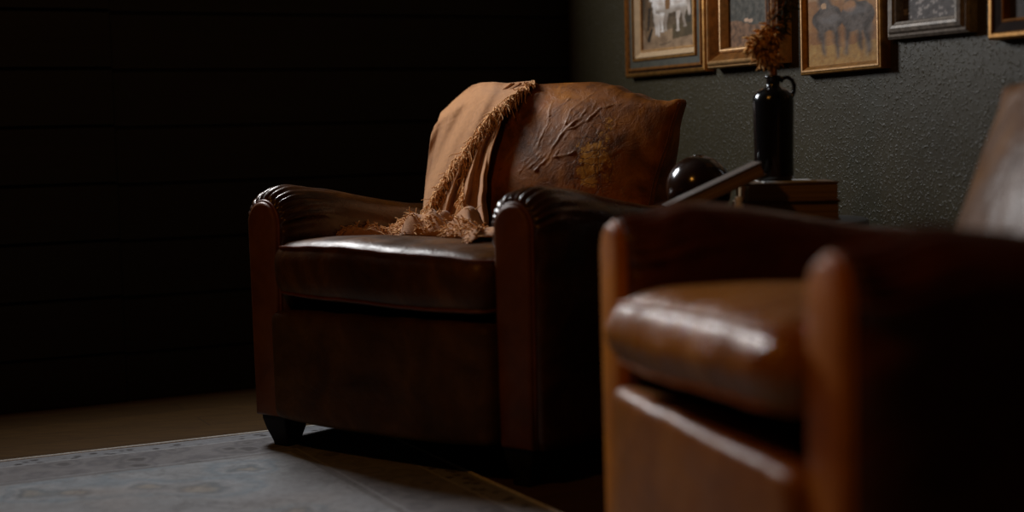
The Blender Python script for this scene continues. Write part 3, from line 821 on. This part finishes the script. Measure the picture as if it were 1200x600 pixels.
# ------------------------------------------------------------------ pictures
def frame(s0, s1, z0, z1, bands, out_back, label, painter, roll=0., tilt=0.):
    """bands: list of (part name, material, [(inset, out), ...]) ; painter(u, v) -> colour"""
    w, h = s1 - s0, z1 - z0
    base = ab(AW, BW - s0, z0)
    o = empty('framed_picture', base, WA - PI / 2, label, 'picture', 'framed paintings hung along the green wall')
    o.rotation_euler = (tilt, roll, WA - PI / 2)
    for name, mat, prof in bands:
        vs, fs = [], []
        for d, out in prof:
            for x, z in ((d, d), (w - d, d), (w - d, h - d), (d, h - d)): vs.append((x, -out, z))
        for k in range(len(prof) - 1):
            for i in range(4):
                j = (i + 1) % 4; fs.append((k * 4 + i, k * 4 + j, k * 4 + 4 + j, k * 4 + 4 + i))
        pydata(name, vs, fs, mat, o, False)
    d, out = bands[-1][2][-1]; d -= .002; out = max(out, .004) + .0
    nx, nz = painter.res
    vs, fs, cols = [], [], []
    for j in range(nz + 1):
        for i in range(nx + 1):
            u, v = i / nx, j / nz
            vs.append((lerp(d, w - d, u), -out, lerp(d, h - d, v))); cols.append(painter(u, v * painter.vs))
    for j in range(nz):
        for i in range(nx):
            a = j * (nx + 1) + i; fs.append((a, a + 1, a + nx + 2, a + nx + 1))
    # closed panel behind
    n = len(vs)
    for x, z in ((d, d), (w - d, d), (w - d, h - d), (d, h - d)): vs.append((x, -.002, z)); cols.append((.02, .015, .01))
    fs.append((n + 3, n + 2, n + 1, n))
    me = bpy.data.meshes.new('painting'); me.from_pydata(vs, [], fs)
    at = me.attributes.new('Paint', 'FLOAT_COLOR', 'POINT')
    for i, c in enumerate(cols): at.data[i].color = (*c, 1)
    link('painting', me, M['paint'], o, False)
    return o
def nz3(u, v, s, k=0.): return noise.fractal(Vector((u * s, v * s, k)), 1., 2., 4)
def mixc(a, b, t): return tuple(lerp(x, y, clamp(t)) for x, y in zip(a, b))
def capsule(u, v, p, q, r0, r1, asp=1.):
    px, py = (u - p[0]) * asp, v - p[1]; qx, qy = (q[0] - p[0]) * asp, q[1] - p[1]
    t = clamp((px * qx + py * qy) / (qx * qx + qy * qy + 1e-9)); d = math.hypot(px - qx * t, py - qy * t)
    return d - lerp(r0, r1, t)
def ell(u, v, c, rx, ry, asp=1.): return math.hypot((u - c[0]) * asp / rx, (v - c[1]) / ry) - 1
def horses(u, v):
    u = u * 1.06
    a = .78
    n = nz3(u, v, 6, 1)
    c = mixc((.10, .065, .035), (.17, .12, .07), .5 + n)
    if v > .45: c = mixc((.05, .035, .02), (.12, .08, .045), .5 + n)           # stable wall behind
    if u > .84: c = mixc((.05, .04, .025), (.10, .07, .035), .5 + n)
    if v < .30 + .03 * math.sin(u * 9): c = mixc((.22, .14, .08), (.36, .24, .14), .5 + n * 1.2)   # straw ground
    if v < .34 and u > .62 and v > .12 + (u - .62) * .1: c = mixc((.08, .06, .03), (.13, .09, .045), .5 + n)
    if capsule(u, v, (.12, .20), (.13, .95), .05, .05, a) < 0: c = mixc((.10, .06, .03), (.20, .12, .06), .5 + n)
    if capsule(u, v, (.13, .14), (.20, .30), .026, .018, a) < 0 or capsule(u, v, (.12, .30), (.16, .60), .014, .02, a) < 0: c = (.018, .014, .01)
    W = mixc((.55, .46, .38), (.80, .74, .68), .5 + n * 1.5); G = mixc((.28, .22, .17), (.42, .35, .28), .5 + n)
    # legs of the mare (shadow pair then near pair)
    for p, q, m, col in (((.50, .55), (.48, .36), (.49, .27), G), ((.86, .60), (.84, .42), (.88, .30), G),
                         ((.42, .60), (.41, .38), (.42, .26), W), ((.76, .60), (.73, .40), (.735, .25), W)):
        if capsule(u, v, p, q, .055, .020, a) < 0 or capsule(u, v, q, m, .019, .016, a) < 0 or ell(u, v, (m[0] - .008, m[1] - .005), .028, .018, a) < 0: c = col
    if ell(u, v, (.58, .66), .29, .15, a) < 0 or ell(u, v, (.80, .68), .14, .16, a) < 0 or ell(u, v, (.38, .70), .13, .17, a) < 0:
        c = mixc(W, G, smooth(.66 - v, .02, .12))
    if ell(u, v, (.53, .66), .04, .15, a) < 0 and v > .56: c = (.22, .11, .04)             # girth strap
    if capsule(u, v, (.36, .78), (.22, .95), .12, .07, a) < 0 or capsule(u, v, (.22, .93), (.20, .74), .06, .035, a) < 0: c = W
    if capsule(u, v, (.93, .78), (.96, .45), .035, .02, a) < 0: c = mixc(G, (.6, .5, .42), .5 + n)
    # foal
    if ell(u, v, (.31, .44), .055, .09, a) < 0 or capsule(u, v, (.30, .45), (.29, .22), .026, .014, a) < 0 or capsule(u, v, (.34, .42), (.345, .20), .024, .014, a) < 0 or capsule(u, v, (.28, .48), (.25, .58), .03, .02, a) < 0: c = mixc(G, W, .75)
    if abs(v - .08 - .02 * math.sin(u * 12)) < .008 and .35 < u < .6: c = (.12, .08, .05)
    return c
horses.res = (110, 190); horses.vs = 1.8
def landscape(u, v):
    n = nz3(u, v, 5, 7); n2 = nz3(u, v, 14, 3)
    sky = mixc((.16, .13, .12), (.34, .28, .24), .5 + n + .3 * (v - .5))
    hill = mixc((.045, .045, .035), (.11, .10, .08), .5 + n2)
    g = mixc((.10, .055, .03), (.26, .14, .075), .45 + n2)
    c = sky if v > .62 + .08 * math.sin(u * 5) + .05 * n2 else hill
    if v < .30 + .04 * math.sin(u * 6 + 1): c = g
    for cx, cy in ((.38, .33), (.47, .315)):
        if ell(u, v, (cx, cy), .05, .022) < 0: c = (.55, .36, .24)
    return c
landscape.res = (70, 120); landscape.vs = 1.8
def cattle(u, v):
    u += .03 * noise.noise(Vector((u * 9, v * 9, 3))); v += .03 * noise.noise(Vector((u * 9, v * 9, 8)))
    n = nz3(u, v, 5, 11); n2 = nz3(u, v, 16, 3)
    c = mixc((.34, .19, .09), (.46, .28, .15), .5 + n)
    if v < .72: c = mixc((.26, .11, .03), (.36, .18, .06), .5 + n)
    if v < .22 + .02 * math.sin(u * 9): c = mixc((.34, .17, .04), (.42, .24, .07), .5 + n2)
    D = mixc((.045, .030, .020), (.13, .10, .08), .5 + n2 * .7 + n * 1.2)
    sh = [ell(u, v, (.30, .52), .22, .15), ell(u, v, (.72, .50), .24, .16), capsule(u, v, (.18, .56), (.24, .16), .07, .03), capsule(u, v, (.40, .50), (.44, .10), .07, .025),
          capsule(u, v, (.60, .48), (.56, .12), .06, .025), capsule(u, v, (.84, .50), (.86, .12), .09, .035), capsule(u, v, (.72, .46), (.76, .16), .06, .03),
          capsule(u, v, (.30, .60), (.22, .80), .10, .07), capsule(u, v, (.66, .60), (.60, .76), .10, .07), capsule(u, v, (.28, .80), (.34, .88), .03, .012), capsule(u, v, (.62, .78), (.76, .86), .03, .012)]
    c = mixc(c, D, smooth(-min(sh), -.045, .05))
    if ell(u, v, (.62, .62), .085, .07) < .2: c = mixc(c, (.34, .16, .06), smooth(-ell(u, v, (.62, .62), .085, .07), -.2, .3)) if True else mixc((.32, .14, .05), (.4, .2, .08), .5 + n2)
    if ell(u, v, (.24, .66), .035, .04) < 0: c = (.45, .27, .14)
    gl = min(ell(u, v, (.34, .50), .16, .05), ell(u, v, (.70, .56), .16, .05)); c = mixc(c, (.17, .15, .14), .6 * smooth(-gl, -.3, .6))
    if v > .93: c = (.42, .30, .2)
    return c
cattle.res = (80, 140); cattle.vs = 1.75
def seascape(u, v):
    n = nz3(u, v, 6, 21); n2 = nz3(u * .5, v * 2, 16, 5)
    c = mixc((.055, .045, .04), (.12, .105, .095), .5 + n2)
    if v > .5: c = mixc((.10, .08, .065), (.24, .17, .12), .5 + n)
    if v < .5 and n2 > .33: c = (.34, .30, .27)
    return c
seascape.res = (70, 60); seascape.vs = 1.2
def darkland(u, v):
    n = nz3(u, v, 6, 31); return mixc((.02, .015, .01), (.07, .055, .04), .5 + n)
darkland.res = (50, 70); darkland.vs = 1.
def P(*p): return list(p)
frame(.400, .840, .905, 1.42, [
    ('outer_moulding', M['gold'], P((0, 0), (0, .022), (.004, .028), (.010, .030), (.013, .026))),
    ('shadow_line', M['frame_dark'], P((.013, .026), (.015, .022), (.018, .024))),
    ('middle_moulding', M['gold_brown'], P((.018, .024), (.021, .029), (.026, .029), (.028, .025))),
    ('flat_band', M['frame_green'], P((.028, .025), (.046, .024))),
    ('inner_moulding', M['gold'], P((.046, .024), (.049, .030), (.053, .030), (.056, .024))),
    ('liner', M['liner'], P((.057, .026), (.073, .014))),
    ('gilt_slip', M['gold_pale'], P((.073, .014), (.075, .017), (.079, .017), (.080, .010)))], 0,
    'gilt framed painting of a white horse, nearest the dark corner', horses, 0., 0)
frame(.868, 1.199, .910, 1.40, [
    ('outer_moulding', M['gold_pale'], P((0, 0), (0, .034), (.003, .040), (.007, .041), (.009, .045), (.013, .049), (.017, .050), (.020, .046))),
    ('flat_band', M['gold_brown'], P((.020, .046), (.022, .044), (.040, .024), (.042, .028))),
    ('inner_moulding', M['gold_pale'], P((.042, .028), (.046, .031), (.050, .030), (.056, .006)))], 0,
    'deep gilt framed landscape painting behind the dried flowers', landscape, 0., 0)
frame(1.272, 1.582, .873, 1.30, [
    ('outer_moulding', M['gold'], P((0, 0), (0, .024), (.002, .028), (.006, .029))),
    ('rope_edge', M['gold_pale'], P((.006, .029), (.008, .031), (.011, .031), (.013, .028))),
    ('inner_moulding', M['gold'], P((.013, .028), (.019, .022), (.021, .018)))], 0,
    'thin gilt framed painting of dark animals on orange ground', cattle, -.012, 0)
frame(1.600, 1.867, .941, 1.28, [
    ('outer_moulding', M['frame_silver'], P((0, 0), (0, .022), (.006, .028), (.011, .029), (.016, .035), (.024, .038), (.030, .037))),
    ('inner_moulding', M['frame_silver'], P((.030, .037), (.033, .034), (.038, .031), (.041, .012)))], 0,
    'tarnished silver framed dark seascape, hung higher beside the gilt animal painting', seascape, 0., 0)
frame(1.932, 2.262, .918, 1.33, [
    ('outer_moulding', M['gold'], P((0, 0), (0, .030), (.005, .035), (.012, .035), (.015, .031))),
    ('flat_band', M['frame_dark'], P((.015, .031), (.035, .027))),
    ('inner_moulding', M['gold_brown'], P((.035, .027), (.038, .029), (.041, .027), (.044, .012)))], 0,
    'gold edged dark picture at the right edge of the photo', darkland, 0., 0)

# ------------------------------------------------------------------ lights
def area(name, loc, target, sx_, sy_, power, col, spread=PI):
    l = bpy.data.lights.new(name, 'AREA'); l.shape = 'RECTANGLE'; l.size = sx_; l.size_y = sy_; l.energy = power; l.color = col; l.spread = spread
    o = bpy.data.objects.new(name, l); COL.objects.link(o); o.location = loc
    o.rotation_euler = (Vector(target) - Vector(loc)).to_track_quat('-Z', 'Y').to_euler(); return o
w0, w1, y0, y1 = WIN
lc = ab((w0 + w1) / 2, BW - .005, (y0 + y1) / 2)
area('window_daylight', lc, lc - B, w1 - w0 - .1, y1 - y0 - .1, 50, (.92, .95, 1.))
pl = bpy.data.lights.new('ceiling_lamp', 'POINT'); pl.energy = 23; pl.color = (1., .42, .07); pl.shadow_soft_size = .07
po = bpy.data.objects.new('ceiling_lamp', pl); COL.objects.link(po); po.location = (-1.0, 1.3, 2.25)
w = bpy.data.worlds.new('World'); SC.world = w; w.use_nodes = True
w.node_tree.nodes['Background'].inputs[0].default_value = (.6, .7, .85, 1); w.node_tree.nodes['Background'].inputs[1].default_value = .05

# ------------------------------------------------------------------ camera
cd = bpy.data.cameras.new('camera'); cam = bpy.data.objects.new('camera', cd); COL.objects.link(cam)
F, PT, RL, H = 1772.1, .0804, .0261, .7449
cd.sensor_width = 36; cd.sensor_fit = 'HORIZONTAL'; cd.lens = F / 1200 * 36; cd.clip_start = .05
f = Vector((0, math.cos(PT), -math.sin(PT))); u = Vector((0, math.sin(PT), math.cos(PT))); r = Vector((1, 0, 0))
c, s = math.cos(RL), math.sin(RL)
r2 = r * c - u * s; u2 = u * c + r * s
mt = Matrix((r2, u2, -f)).transposed().to_4x4(); mt.translation = (0, 0, H); cam.matrix_world = mt
cd.dof.use_dof = True; cd.dof.focus_distance = 3.75; cd.dof.aperture_fstop = 1.3
SC.camera = cam
SC.view_settings.view_transform = 'Standard'; SC.view_settings.look = 'None'; SC.view_settings.gamma = 1; SC.view_settings.exposure = 0
try: SC.view_settings.use_curve_mapping = False
except Exception: pass
SC.cycles.use_denoising = True
